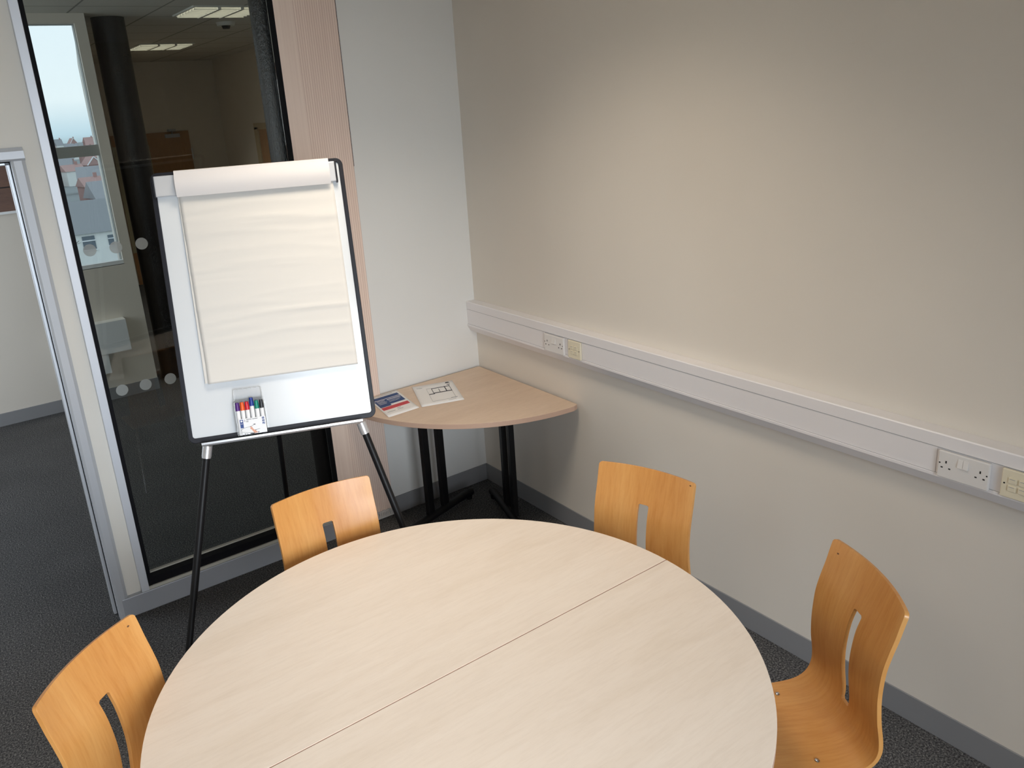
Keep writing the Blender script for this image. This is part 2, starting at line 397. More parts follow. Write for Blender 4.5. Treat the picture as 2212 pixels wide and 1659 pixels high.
for z in (1.80, 1.72): g = MB(); g.cyl((.945, 8.46, z - .05), (.945, 8.46, z + .02), .012); g.build('hinge', M['alu_light'], r, b0)
r = sempty('door_3', 'wooden door in the right office wall', (OX1, 6.5, 0)); b0 = r.location
g = MB(); g.box((OX1 - .02, 7.02, 0), (OX1, 7.15, 2.05)); g.box((OX1 - .02, 5.95, 2.02), (OX1, 7.15, 2.10)); g.build('door_frame', M['trimwood'], r, b0)
g = MB(); g.box((OX1 - .01, 6.05, 0), (OX1, 7.0, 2.02)); g.build('door_leaf', M['doorwood'], r, b0)

# wall box + brown board added in the office in place of a reflection
g = MB()
g.box((-1.75, YB - .10, .413), (-1.256, YB, .490)); g.box((-1.75, YB - .10, .494), (-1.256, YB, .672)); g.box((-1.75, YB - .095, .489), (-1.262, YB, .495)); g.box((-1.75, YB - .085, .249), (-1.436, YB, .413))
tag(g.build('wall_box', M['whiteupvc'], base=(-1.5, YB, .25)), 'white boxed trunking on the office wall under the narrow window', 'trunking')
r = thing('reflection_board', 'dark brown board standing in for a reflection, white lower edge, seen through the doorway', 'board', (-2.4, YB, 1.62))
g = MB(); g.box((-3.2, YB - .03, 1.625), (-1.66, YB, 2.6)); g.build('panel', M['board'], r, r.location)
g = MB(); g.box((-3.2, YB - .035, 1.607), (-1.66, YB, 1.625)); g.build('bottom_rail', M['whiteupvc'], r, r.location)
g = MB(); g.box((-3.2, YB - .033, 1.795), (-1.66, YB - .029, 1.803)); g.build('dark_line', M['hole'], r, r.location)

# ceiling lights
def troffer(name, label, cx, cy, lampm, group=None):
    r = thing(name, label, 'light', (cx, cy, H - .03), group)
    b0 = r.location; s = .295
    g = MB(); g.box((cx - s, cy - s, H - .012), (cx + s, cy - s + .02, H)); g.box((cx - s, cy + s - .02, H - .012), (cx + s, cy + s, H)); g.box((cx - s, cy - s + .02, H - .012), (cx - s + .02, cy + s - .02, H)); g.box((cx + s - .02, cy - s + .02, H - .012), (cx + s, cy + s - .02, H)); g.build('frame', M['whitemetal'], r, b0)
    g = MB(); g.box((cx - s + .02, cy - s + .02, H - .004), (cx + s - .02, cy + s - .02, H - .002)); g.build('lit_panel', lampm, r, b0)
    g = MB()
    for i in (-1, 1): g.box((cx + i * .09 - .012, cy - s + .02, H - .028), (cx + i * .09 + .012, cy + s - .02, H - .005))
    for i in range(-3, 4): g.box((cx - s + .02, cy + i * .08 - .004, H - .026), (cx + s - .02, cy + i * .08 + .004, H - .006))
    g.build('louvre', M['whitemetal'], r, b0)
    return r
troffer('ceiling_light', 'square louvred ceiling light in the office, nearer one at the top edge', -.10, 3.22, M['lamp_far'])
troffer('ceiling_light', 'square louvred ceiling light in the office, farther one above the brown doors', .16, 6.14, M['lamp_far'])
troffer('ceiling_light', 'square louvred ceiling light of the meeting room near the glass screen', -1.15, -1.45, M['lamp'])
troffer('ceiling_light', 'square louvred ceiling light of the meeting room left of the round table', -3.2, -2.9, M['lamp'])
r = thing('smoke_detector', 'small round smoke detector on the office ceiling', 'smoke detector', (.20, 4.01, H))
g = MB(); g.cyl((.20, 4.01, H - .03), (.20, 4.01, H), .075, .085, n=24); g.build('base', M['whitemetal'], r, r.location)
g = MB(); g.cyl((.20, 4.01, H - .055), (.20, 4.01, H - .03), .03, .04, n=24); g.build('sensor', M['black'], r, r.location)

# ------------------------------------------------------------------ town outside
GZ = -14.0
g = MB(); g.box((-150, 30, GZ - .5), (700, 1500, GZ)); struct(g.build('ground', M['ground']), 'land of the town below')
def house(x, y, w, d, wallz, roofz, wm, rm, label, yaw=0, gable=False, wins=0, detail=False, group=None):
    r = thing('house', label, 'house', (x, y, GZ), group); r.rotation_euler = (0, 0, yaw)
    g = MB(); g.box((-w / 2, 0, 0), (w / 2, d, wallz - GZ)); g.build('wall', wm, r)
    a = wallz - GZ - .05; t = roofz - GZ; g = MB()
    if gable: g.prism([(-w / 2 - .3, a), (w / 2 + .3, a), (0, t)], (0, -.2, 0), X_, Z_, Y_, d + .4)
    else: g.prism([(-.3, a), (d + .3, a), (d / 2, t)], (-w / 2 - .3, 0, 0), Y_, Z_, X_, w + .6)
    g.build('roof', rm, r)
    if group:
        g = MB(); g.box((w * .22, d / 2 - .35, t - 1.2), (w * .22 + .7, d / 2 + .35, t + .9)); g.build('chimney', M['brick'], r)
    if gable:
        g = MB(); 
        for s in (-1, 1):
            p0 = Vector((s * (w / 2 + .3), -.3, a)); p1 = Vector((0, -.3, t)); dd = (p1 - p0); L = dd.length; dd.normalize()
            g.obox((p0 + p1) / 2, (dd, Vector(Y_), dd.cross(Vector(Y_))), (L / 2, .1, .16))
        g.build('bargeboard', M['whiteupvc'], r)
    return r
# camera-side geometry of the view: dx/dy about .116 .. .18
hy = 95.0
hx = -2.4 + .158 * (hy + 3.6)
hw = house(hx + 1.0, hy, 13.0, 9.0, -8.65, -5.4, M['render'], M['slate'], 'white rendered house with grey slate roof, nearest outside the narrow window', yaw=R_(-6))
for (u, z0, w_, h_) in ((-2.25, 3.5, 1.3, 1.5), (.15, 3.7, .85, 1.15)):
    g = MB(); g.box((u - w_ / 2, -.06, z0), (u + w_ / 2, .02, z0 + h_)); f_ = g.build('window', M['darkglass'], hw)
    g = MB(); g.box((u - w_ / 2 - .05, -.12, z0 + h_ * .62), (u + w_ / 2 + .05, -.06, z0 + h_ * .70)); g.build('window_bar', M['whiteupvc'], f_); g = MB(); g.box((u - w_ / 2 - .1, -.14, z0 - .12), (u + w_ / 2 + .1, 0, z0)); g.build('window_sill', M['whiteupvc'], f_)
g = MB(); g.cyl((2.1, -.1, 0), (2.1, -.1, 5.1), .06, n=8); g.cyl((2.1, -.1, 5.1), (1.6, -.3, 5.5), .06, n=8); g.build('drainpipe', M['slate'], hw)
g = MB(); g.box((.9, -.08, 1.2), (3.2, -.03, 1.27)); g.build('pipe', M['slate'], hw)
rnd = random.Random(11)
rows = [(140, -10.6, -8.2), (172, -10.4, -8.0), (206, -10.2, -7.7), (242, -10.0, -7.4), (282, -9.8, -7.1), (330, -9.4, -6.7), (390, -9.0, -6.2), (460, -8.4, -5.4), (560, -7.4, -4.2), (700, -6.0, -2.2)]
GR = {0: 'distant houses with white gable edges', 1: 'distant terraced houses with red roofs', 2: 'distant houses with grey roofs'}
for ri, (yy, wz, rz) in enumerate(rows):
    x = -2.4 + .10 * (yy + 3.6)
    while x < -2.4 + .20 * (yy + 3.6):
        w_ = rnd.uniform(4.5, 8); k = rnd.random()
        gb = rnd.random() < .22 and ri > 1
        red = rnd.random() < (.35 if ri < 2 else .62)
        gi = 0 if gb else (1 if red else 2)
        lab = {0: 'distant red house with white gable edges seen through the narrow window', 1: 'distant red roofed house in the town below', 2: 'distant grey roofed house in the town below'}[gi]
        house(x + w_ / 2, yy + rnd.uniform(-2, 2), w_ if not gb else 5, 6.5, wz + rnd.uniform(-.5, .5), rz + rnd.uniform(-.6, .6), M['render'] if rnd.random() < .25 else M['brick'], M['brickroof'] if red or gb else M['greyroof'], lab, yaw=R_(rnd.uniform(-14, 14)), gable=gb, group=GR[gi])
        x += w_ * 1.2 + rnd.uniform(3.4, 5)
# bare tree by the white house
g = MB()
def branch(p, d, L, r, n):
    q = p + d * L; g.cyl(p, q, r, r * .6, n=5)
    if n:
        for _ in range(3):
            dd = (d + Vector((rnd.uniform(-.8, .8), rnd.uniform(-.5, .5), rnd.uniform(-.3, .6)))).normalized()
            branch(q, dd, L * .68, r * .6, n - 1)
tx = -2.4 + .106 * 88
branch(Vector((tx, 85, GZ)), Vector((.1, 0, 1)), 2.6, .18, 4)
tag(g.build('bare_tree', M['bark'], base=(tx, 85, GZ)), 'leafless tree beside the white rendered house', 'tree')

# ------------------------------------------------------------------ dado trunking
TY1 = 0
prof = [(0, 1.1058), (-.053, 1.1058), (-.056, 1.102), (-.0565, 1.063), (-.0525, 1.0625), (-.0525, .9765), (-.0565, .976), (-.057, .966), (-.040, .9341), (0, .9341)]
r = thing('dado_trunking', 'long white plastic cable trunking running along the cream wall', 'cable trunking', (0, -2.8, .934)); b0 = r.location
g = MB(); g.prism(prof, (-.0005, RY0, 0), X_, Z_, Y_, -RY0 - .001); g.build('body', M['trunk'], r, b0)
for (a, b_) in ((-.001, -.682), (-.966, -2.556), (-2.840, RY0)):
    g = MB(); g.box((-.0545, b_, .9775), (-.0520, a, 1.0605)); g.build('lid', M['trunk'], r, b0)
for (a, b_) in ((-.001, -.672), (-.845, -.858), (-.972, -2.552), (-2.722, -2.736), (-2.85, RY0)):
    g = MB(); g.box((-.0588, b_, .9665), (-.0560, a, .9755)); g.build('lower_lip', M['trunk'], r, b0)
g = MB(); g.box((-.0550, RY0, 1.0605), (-.0525, -.001, 1.0625)); g.build('joint', M['greyink'], r, b0); g = MB(); g.box((-.0550, RY0, .9758), (-.0528, -.001, .9772)); g.build('joint', M['greyink'], r, b0)
# shadow-gap crack lines of old paint above the trunking are left out
def socket(y0, y1, label, group=None):
    yc = (y0 + y1) / 2; zc = 1.015; r = thing('power_socket', label, 'power socket', (-.054, yc, zc)); b0 = r.location
    g = MB(); g.box((-.0665, y1, zc - .043), (-.0545, y0, zc + .043)); g.build('faceplate', M['plate'], r, b0, bevel=.003)
    for s in (-1, 1):
        g = MB(); yy = yc + s * .0075
        g.prism([(-.0665, zc + .004), (-.0665, zc + .031), (-.0672, zc + .031), (-.0715, zc + .005)], (0, yy - .007, 0), X_, Z_, Y_, .014); g.build('rocker_switch', M['plate'], r, b0)
    def hole(a, b_): g = MB(); g.box(a, b_); g.build('pin_hole', M['hole'], r, b0)
    for s in (-1, 1):
        yy = yc + s * .048
        hole((-.0670, yy - .002, zc + .006), (-.0660, yy + .002, zc + .014))
        for t in (-1, 1): hole((-.0670, yy + t * .011 - .003, zc - .011), (-.0660, yy + t * .011 + .003, zc - .007))
        g = MB(); g.cyl((-.0670, yc + s * .066, zc + .004), (-.0660, yc + s * .066, zc + .004), .0024, n=10); g.build('screw', M['hole'], r, b0)
socket(-.690, -.834, 'white double power socket on the trunking, near the room corner')
socket(-2.566, -2.710, 'white double power socket on the trunking, at the right edge of the photo')
def data(y0, y1, label):
    yc = (y0 + y1) / 2; zc = 1.0165; r = thing('data_outlet', label, 'data outlet', (-.054, yc, zc)); b0 = r.location
    g = MB(); g.box((-.0655, y1, zc - .043), (-.0545, y0, zc + .043)); g.build('faceplate', M['ivory'], r, b0, bevel=.0025)
    n = max(2, round((y0 - y1) / .042)) if (y0 - y1) > .1 else 2
    for k in range(n):
        yy = yc + (k - (n - 1) / 2) * .027
        for zz in (zc + .012, zc - .012):
            g = MB(); g.box((-.0685, yy - .0105, zz - .0085), (-.0655, yy + .0105, zz + .0085)); mo = g.build('jack_module', M['ivory'], r, b0, bevel=.001)
            g = MB(); g.box((-.0688, yy - .007, zz + .004), (-.0684, yy + .007, zz + .0052)); g.build('slot', M['greyink'], mo, b0)
    for s in (-1, 1): g = MB(); g.cyl((-.066, yc + s * ((y0 - y1) / 2 - .009), zc), (-.0650, yc + s * ((y0 - y1) / 2 - .009), zc), .0026, n=10); g.build('screw', M['hole'], r, b0)
data(-.866, -.952, 'ivory data outlet plate beside the corner power socket')
data(-2.741, -2.827, 'ivory data outlet plate cut by the right edge of the photo')

# ------------------------------------------------------------------ corner table
def tee_leg(foot0, foot1, posts, ztop, parent, b0, rail):
    """one steel leg frame: floor bar, posts, top rail"""
    f0 = Vector(foot0); f1 = Vector(foot1); d = (f1 - f0).normalized(); s = Vector((-d.y, d.x, 0))
    g = MB(); g.path([f0 + Vector((0, 0, .034)), f0 + d * .02 + Vector((0, 0, .040)), f1 - d * .02 + Vector((0, 0, .040)), f1 + Vector((0, 0, .034))], .022, 12)
    bar = g.build('leg', M['black'], parent, b0)
    for p in posts:
        p = Vector(p); g = MB(); g.obox(p + Vector((0, 0, (ztop + .045) / 2)), (d, s, Vector(Z_)), (.023, .014, (ztop - .045) / 2)); g.build('post', M['black'], bar, b0, bevel=.004)
    g = MB(); g.obox((posts[0][0] * .5 + posts[1][0] * .5, posts[0][1] * .5 + posts[1][1] * .5, ztop - .012), (d, s, Vector(Z_)), (rail, .02, .012)); g.build('top_rail', M['black'], bar, b0)
    for f in (f0 + d * .02, f1 - d * .02): g = MB(); g.cyl(f, f + Vector((0, 0, .022)), .018, n=14); g.build('foot', M['black'], bar, b0)
r = thing('corner_table', 'quarter round beech top table tucked in the room corner', 'table', (-.3, -.3, 0)); b0 = r.location
ox, oy = -.016, -.021; rq = .851
pts = [(ox, oy)]
pts.append((ox, oy - rq + .013))
for i in range(1, 48):
    t = PI * 1.5 - (PI / 2) * i / 48
    pts.append((ox + rq * math.cos(t) , oy + rq * math.sin(t)))
pts.append((ox - rq + .013, oy))
g = MB(); g.prism(pts, (0, 0, .695), X_, Y_, Z_, .025, side_mi=1)
o = g.build('tabletop', [M['maple2'], M['edge']], r, b0, bevel=.0012)
tee_leg((-.205, -.128, 0), (-.73, -.292, 0), ((-.417, -.185, 0), (-.530, -.220, 0)), .695, r, b0, .16)
tee_leg((-.110, -.205, 0), (-.27, -.73, 0), ((-.160, -.417, 0), (-.192, -.530, 0)), .695, r, b0, .16)

# papers
def frame_from(p0, pu, pv):
    """local sheet frame: origin p0, U toward pu, V toward pv (unit), sizes"""
    p0 = Vector(p0); U = Vector(pu) - p0; V = Vector(pv) - p0; return p0, U, V
def sheet(name, label, O, U, V, z, draw):
    root = thing(name, label, 'paper', (O[0], O[1], z)); b0 = root.location
    O = Vector((O[0], O[1], z)); U = Vector((U[0], U[1], 0)); V = Vector((V[0], V[1], 0))
    g = MB(); nx, ny = 10, 8
    def hgt(u, v): return .0012 + .0028 * max(0, abs(u - .5) * 2 - .75) * 2 * (1 if v < .4 else .3)
    k = []
    for j in range(ny + 1):
        for i in range(nx + 1):
            p = O + U * (i / nx) + V * (j / ny) + Vector((0, 0, hgt(i / nx, j / ny))); g.v.append(tuple(p))
    for j in range(ny):
        for i in range(nx):
            a = j * (nx + 1) + i; g.f.append((a, a + 1, a + nx + 2, a + nx + 1)); g.mi.append(0); g.smooth.append(True)
    o = g.build('page', M['paper'], root, b0); sm = o.modifiers.new('t', 'SOLIDIFY'); sm.thickness = .0002
    W = Vector((0, 0, 1))
    def rect(m, u0, v0, u1, v1):
        m.prism([(u0, v0), (u1, v0), (u1, v1), (u0, v1)], O + Vector((0, 0, .0014)), U, V, W, .0009)
    draw(rect, root, b0)
    return root
# floor plan sheet  (origin = corner at far left, U to far right, V toward viewer)
a = (-.476, -.052); bq = (-.263, -.118); c = (-.375, -.410); d = (-.590, -.345)
def draw1(rect, root, b0):
    g = MB()
    def ln(u0, v0, u1, v1, t=.006):
        if abs(u1 - u0) > abs(v1 - v0): rect(g, u0, v0 - t / 2, u1, v0 + t / 2)
        else: rect(g, u0 - t / 2, v0, u0 + t / 2, v1)
    # thick walls of the plan
    ln(.42, .24, .86, .24, .022); ln(.42, .24, .42, .50, .014); ln(.42, .47, .86, .47, .030); ln(.74, .22, .74, .47, .022); ln(.58, .30, .58, .47, .012); ln(.30, .50, .44, .50, .030); ln(.86, .18, .86, .50, .012)
    ln(.82, .16, .90, .16, .02)
    g.build('floor_plan_walls', M['ink'], root, b0)
    g = MB()
    ln(.30, .22, .30, .80, .004); ln(.30, .84, .86, .84, .004); ln(.86, .5, .86, .84, .006); ln(.30, .22, .42, .22, .004); ln(.74, .81, .90, .81, .016); ln(.08, .13, .22, .13, .012); ln(.66, .90, .84, .90, .005); ln(.30, .79, .30, .84, .004)
    g.build('fine_lines', M['greyink'], root, b0)
    g = MB(); ln(.815, .055, .90, .055, .035); ln(.80, .085, .93, .085, .008); g.build('logo', M['ink'], root, b0)
sheet('floor_plan_sheet', 'white sheet printed with a black floor plan on the corner table', a, (bq[0] - a[0], bq[1] - a[1]), (d[0] - a[0], d[1] - a[1]), .7205, draw1)
# poster sheet: origin = hidden far-left corner, U toward far right, V toward viewer
p1 = (-.558, -.028); p2 = (-.601, -.340); p3 = (-.778, -.358)
O2 = (p1[0] + (p3[0] - p2[0]), p1[1] + (p3[1] - p2[1]) + .012)
U2 = (p1[0] - O2[0], p1[1] - O2[1]); V2 = (p2[0] - p1[0], p2[1] - p1[1])
def draw2(rect, root, b0):
    g = MB(); rect(g, .06, .11, .93, .22); rect(g, .06, .245, .93, .50); rect(g, .06, .50, .42, .56); g.build('blue_panel', M['blueink'], root, b0)
    g = MB(); rect(g, .06, .58, .93, .70); g.build('red_panel', M['redink'], root, b0)
    g = MB()
    for (u0, v0, u1, v1) in ((.45, .285, .90, .305), (.12, .28, .38, .29), (.12, .33, .36, .338), (.12, .37, .40, .378), (.46, .35, .88, .357), (.12, .42, .36, .428), (.46, .40, .80, .407)): g.cur = 0; rect(g, u0, v0, u1, v1)
    for q in range(len(g.v)): g.v[q] = (g.v[q][0], g.v[q][1], g.v[q][2] + .0003)
    g.build('text_lines', M['paper'], root, b0)
    g = MB(); rect(g, .10, .80, .36, .812); rect(g, .44, .80, .62, .812); rect(g, .46, .735, .58, .75); rect(g, .30, .045, .80, .055); g.build('caption', M['greyink'], root, b0)
sheet('notice_sheet', 'white sheet with blue and red printed bands, left on the corner table', O2, U2, V2, .7202, draw2)

# ------------------------------------------------------------------ round table in two halves
CX, CY, RR = -1.5114, -2.0771, .7948
grain_rot = 0
def half(sign, label):
    r = thing('semicircular_table', label, 'table', (CX, CY + sign * .33, 0), 'semicircular maple tables pushed together'); b0 = r.location
    gap = .0012; pts = []
    n = 72
    t0 = math.asin(gap / RR)
    for i in range(n + 1):
        t = t0 + (PI - 2 * t0) * i / n; pts.append((CX + RR * math.cos(t), CY + sign * RR * math.sin(t)))
    g = MB(); g.prism(pts, (0, 0, .695), X_, Y_, Z_, .025, side_mi=1)
    g.build('tabletop', [M['maple'], M['edge']], r, b0, bevel=.0012)
    for sx in (-1, 1):
        x = CX + sx * .46
        tee_leg((x, CY + sign * .06, 0), (x, CY + sign * .50, 0), ((x, CY + sign * .20, 0), (x, CY + sign * .31, 0)), .695, r, b0, .18)
    return r
h1 = half(1, 'far half of the round maple table, beyond the seam and nearest the easel')
h2 = half(-1, 'near half of the round maple table, on the camera side of the seam')

# ------------------------------------------------------------------ chairs
prof = [(.254, .887), (.242, .855), (.227, .812), (.210, .769), (.195, .724), (.186, .679), (.180, .636), (.177, .597), (.1765, .561), (.177, .530), (.1775, .498), (.175, .470), (.166, .444), (.148, .425), (.120, .414), (.080, .410), (.02, .409), (-.05, .411), (-.12, .412), (-.165, .405), (-.195, .388)]
_d = [0, 0, 0, 0, 0, .001, .003, .006, .009, .012, .014, .013, .011, .008, .005, .002, 0, 0, 0, 0, 0]
wid = [.181, .181, .181, .181, .181, .181, .182, .184, .186, .187, .188, .188, .186, .183, .180, .177, .174, .173, .172, .170, .168]
bow = [.031, .028, .024, .020, .016, .012, .008, .004, .001, -.003, -.006, -.007, -.006, -.004, -.002, 0, 0, 0, 0, 0, 0]
prof = [(y + d_, z) for (y, z), d_ in zip(prof, _d)]; bow = [b_ + d_ for b_, d_ in zip(bow, _d)]
def cr(P, n):
    out = []
    for i in range(len(P) - 1):
        p0 = P[max(i - 1, 0)]; p1_ = P[i]; p2_ = P[i + 1]; p3_ = P[min(i + 2, len(P) - 1)]
        for k in range(n):
            t = k / n
            out.append(tuple(.5 * (2 * b_ + (-a_ + c_) * t + (2 * a_ - 5 * b_ + 4 * c_ - d_) * t * t + (-a_ + 3 * b_ - 3 * c_ + d_) * t ** 3) for a_, b_, c_, d_ in zip(p0, p1_, p2_, p3_)))
    out.append(tuple(P[-1])); return out
G = cr([(y, z, w_, b_) for (y, z), w_, b_ in zip(prof, wid, bow)], 4)
s_ = [0]
for i in range(1, len(G)): s_.append(s_[-1] + math.hypot(G[i][0] - G[i - 1][0], G[i][1] - G[i - 1][1]))
def at(s):
    for i in range(len(s_) - 1):
        if s <= s_[i + 1] or i == len(s_) - 2:
            t = (s - s_[i]) / (s_[i + 1] - s_[i]); return [G[i][k] * (1 - t) + G[i + 1][k] * t for k in range(4)]
def s_of_z(z):
    for i in range(len(G) - 1):
        if G[i + 1][1] <= z: return s_[i] + (s_[i + 1] - s_[i]) * (G[i][1] - z) / (G[i][1] - G[i + 1][1])
ST, SB = s_of_z(.766), s_of_z(.474)
SH = .0195
Ltot = s_[-1]
rows_ = sorted(set([0, .0008, .0025, .005, .009, .014, .018] + [round(x, 5) for x in [.018 + k * .012 for k in range(1, int((Ltot - .06) / .012))]] + [Ltot - .04, Ltot - .03, Ltot - .02, Ltot - .012, Ltot - .006, Ltot - .002, Ltot] + [ST, ST + .004, ST + .012, SB, SB - .004, SB - .012]))
rows_ = [x for i, x in enumerate(rows_) if i == 0 or x - rows_[i - 1] > .0006]
def outline(s):
    w_ = at(s)[2]; r = .011
    if s < r: w_ -= r - math.sqrt(max(0, r * r - (r - s) ** 2))
    r = .04; e = Ltot - s
    if e < r: w_ -= r - math.sqrt(max(0, r * r - (r - e) ** 2))
    return w_
mesh_v = []; uvs = []; faces = []
NC = 9
colsN = 2 * NC + 2
def slot_h(s):
    r = .005; d_ = min(s - ST, SB - s)
    if d_ < 0: return SH
    if d_ < r: return SH - r + math.sqrt(max(0, r * r - (r - d_) ** 2))
    return SH
for s in rows_:
    y, z, w0, bw = at(s); w_ = outline(s); sh = slot_h(s)
    xs = [-w_ + (w_ - sh) * i / NC for i in range(NC + 1)] + [sh + (w_ - sh) * i / NC for i in range(NC + 1)]
    for x in xs:
        # bow direction: along local normal, forward for the back, zero on the seat
        mesh_v.append((x, y - bw * (x / w0) ** 2, z)); uvs.append((x, s))
nr = len(rows_); nc = 2 * NC + 2
for j in range(nr - 1):
    sm_ = (rows_[j] + rows_[j + 1]) / 2
    for i in range(nc - 1):
        if i == NC and ST - 1e-6 < sm_ < SB + 1e-6: continue
        a0 = j * nc + i; faces.append((a0, a0 + nc, a0 + nc + 1, a0 + 1))
def make_chair():
    r = thing('plywood_chair', 'bent plywood chair', 'chair', (0, 0, 0), 'bent plywood chairs around the round table')
    me = bpy.data.meshes.new('seat_shell'); me.from_pydata(mesh_v, [], faces)
    uvl = me.uv_layers.new(name='UVMap')
    for lp in me.loops: uvl.data[lp.index].uv = uvs[lp.vertex_index]
    for p in me.polygons: p.use_smooth = True
    me.materials.append(M['ply'])
    o = bpy.data.objects.new('seat_shell', me); C.objects.link(o); o.parent = r
    sm = o.modifiers.new('thick', 'SOLIDIFY'); sm.thickness = .0115; sm.offset = -1
    bv = o.modifiers.new('bevel', 'BEVEL'); bv.width = .0028; bv.segments = 2; bv.limit_method = 'ANGLE'; bv.angle_limit = R_(50)
    wn = o.modifiers.new('wn', 'WEIGHTED_NORMAL'); wn.keep_sharp = True
    sx, ys = .127, (.055, -.125)
    for s in (-1, 1):
        for yy, fy in ((ys[0], .215), (ys[1], -.19)):
            g = MB(); g.path([(s * sx, yy, .385), (s * (sx + .02), yy + (fy - yy) * .12, .375), (s * (sx + .03), yy + (fy - yy) * .25, .34), (s * .20, fy, .012)], .010, 12)
            lg = g.build('leg', M['chrome'], r)
            g = MB(); g.cyl((s * .20, fy, 0), (s * .20, fy, .016), .013, n=14); g.build('foot_cap', M['black'], lg)
    g = MB()
    for s in (-1, 1): g.cyl((s * sx, ys[0] + .01, .386), (s * sx, ys[1] - .01, .386), .010, n=12)
    for yy in ys: g.cyl((-sx, yy, .386), (sx, yy, .386), .010, n=12)
    g.build('under_frame', M['chrome'], r)
    for s in (-1, 1):
        for yy in ys: g = MB(); g.cyl((s * sx, yy, .4105), (s * sx, yy, .4128), .0068, .0045, n=16); g.cyl((s * sx, yy, .4128), (s * sx, yy, .4130), .002, n=8); g.build('screw', M['chrome'], r)
    return r
chair0 = make_chair()
poses = [(-1.953, -2.019, .729, 'orange plywood chair nearest the doorway, small dark mark on its top corner'),
         (-1.513, -1.706, -.069, 'paler plywood chair with its back to the easel legs and glass screen'),
         (-1.076, -1.994, -1.270, 'orange plywood chair between the table seam end and the cream wall'),
         (-1.033, -2.364, -2.118, 'darker plywood chair at the right whose seat and two screws show')]
OFF = .32
for i, (x, y, th, lab) in enumerate(poses):
    o = chair0 if i == 0 else copy_tree(chair0)
    o.location = (x - OFF * math.sin(th), y + OFF * math.cos(th), 0); o.rotation_euler = (0, 0, th); o['label'] = lab

for (x, y, th, lab), (u, s0) in zip(poses, ((.152, .024), None or (9, 9), (.166, .013), (-.150, .036))):
    if u == 9: continue
    ch = [o for o in bpy.data.objects if o.get('label') == lab][0]
    yy, zz, w_, bw = at(s0); y2, z2 = at(s0 + .004)[:2]; tz = Vector((0, y2 - yy, z2 - zz)).normalized(); nn = Vector((1, 0, 0)).cross(tz)
    if nn.y > 0: nn = -nn
    p = Vector((u, yy - bw * (u / w_) ** 2, zz)) + nn * .0002
    g = MB(); g.prism([(-.004, -.001), (-.001, .002), (.003, .001), (.004, -.002), (0, -.003)], p, (1, -2 * bw * u / w_ ** 2, 0), tz, nn, .0003); g.build('scuff_mark', M['scuff'], ch)
# ------------------------------------------------------------------ flipchart easel
yaw, tl = -.3785, .2478
B = Vector((-1.49, -.917, 1.044))
U = Vector((math.cos(yaw), math.sin(yaw), 0)); Nn = Vector((-math.sin(yaw), math.cos(yaw), 0))
V = math.cos(tl) * Vector(Z_) + math.sin(tl) * Nn; W = U.cross(V)     # W points at the room
def E(u, v, w_=0): return B + U * u + V * v + W * w_
F0 = B - V * (B.z / V.z)
er = thing('flipchart_easel', 'white flipchart easel with black rim standing before the glass screen', 'easel', (F0.x, F0.y, 0)); eb = er.location
HB = .978
g = MB(); g.prism(rrect(-.328, .012, .328, HB - .012, .012), E(0, 0, -.008), U, V, W, .006); g.build('whiteboard', M['wboard'], er, eb)
g = MB(); g.ring(rrect(-.340, 0, .340, HB, .026), rrect(-.3245, .0185, .3245, HB - .0155, .010), E(0, 0, -.014), U, V, W, .017); g.build('board_rim', M['blackframe'], er, eb, bevel=.002)
g = MB(); g.obox(E(0, HB / 2, -.012), (U, V, W), (.30, HB / 2 - .03, .0035)); g.build('back_panel', M['black'], er, eb)
# clamp bar
cl = MB(); cl.obox(E(-.0080, .9275, .0095), (U, V, W), (.3185, .0365, .0075)); clo = cl.build('paper_clamp', M['clampgrey'], er, eb, bevel=.003)
for u in (-.3285, .3125):
    g = MB(); g.obox(E(u, .926, .0105), (U, V, W), (.0028, .0390, .0115)); g.build('end_cap', M['blackframe'], clo, eb, bevel=.001)
# tray
g = MB(); g.prism([(-.014, -.010), (.036, -.010), (.040, -.004), (.040, .003), (.037, .003), (.035, -.003), (-.014, -.003)], E(-.292, 0, 0), W, V, U, .578); tr = g.build('pen_tray', M['silver'], er, eb)
# legs
for s, (u0, v0), (u1, v1) in ((-1, (-.280, -.010), (-.4438, -.730)), (1, (.281, -.010), (.3870, -.437))):
    du = (u1 - u0) / (v1 - v0)
    v_end = -B.z / V.z + .004
    g = MB(); p0 = E(u0, v0 - .008, -.006); p1 = E(u0 + du * (v_end - v0), v_end, -.006)
    ms = p0 + (p1 - p0) * .52
    g.cyl(p0 + (p1 - p0) * .03, ms, .0135, n=18); g.cyl(ms, p1, .0115, n=18); lg = g.build('leg', M['black'], er, eb)
    g = MB(); g.cyl(p0 + (p0 - p1).normalized() * .004, p0 + (p1 - p0).normalized() * .036, .0175, n=20); g.cyl(p0 + (p1 - p0).normalized() * .036, p0 + (p1 - p0).normalized() * .042, .0165, n=20); g.build('leg_socket', M['silver'], lg, eb)
    g = MB(); g.cyl((p1.x, p1.y, 0), (p1.x, p1.y, .03), .017, .014, n=16); g.build('foot_cap', M['black'], lg, eb)
g = MB(); hz = E(-.0182, .60, -.03); ft = Vector((-1.288, -.162, .004)); g.cyl(hz, ft, .011, n=18); lg = g.build('leg', M['black'], er, eb)
g = MB(); g.cyl((ft.x, ft.y, 0), (ft.x, ft.y, .03), .017, .014, n=16); g.build('foot_cap', M['black'], lg, eb)
g = MB(); g.obox(E(-.0182, .60, -.026), (U, V, W), (.03, .05, .012)); g.build('hinge_bracket', M['blackframe'], er, eb)

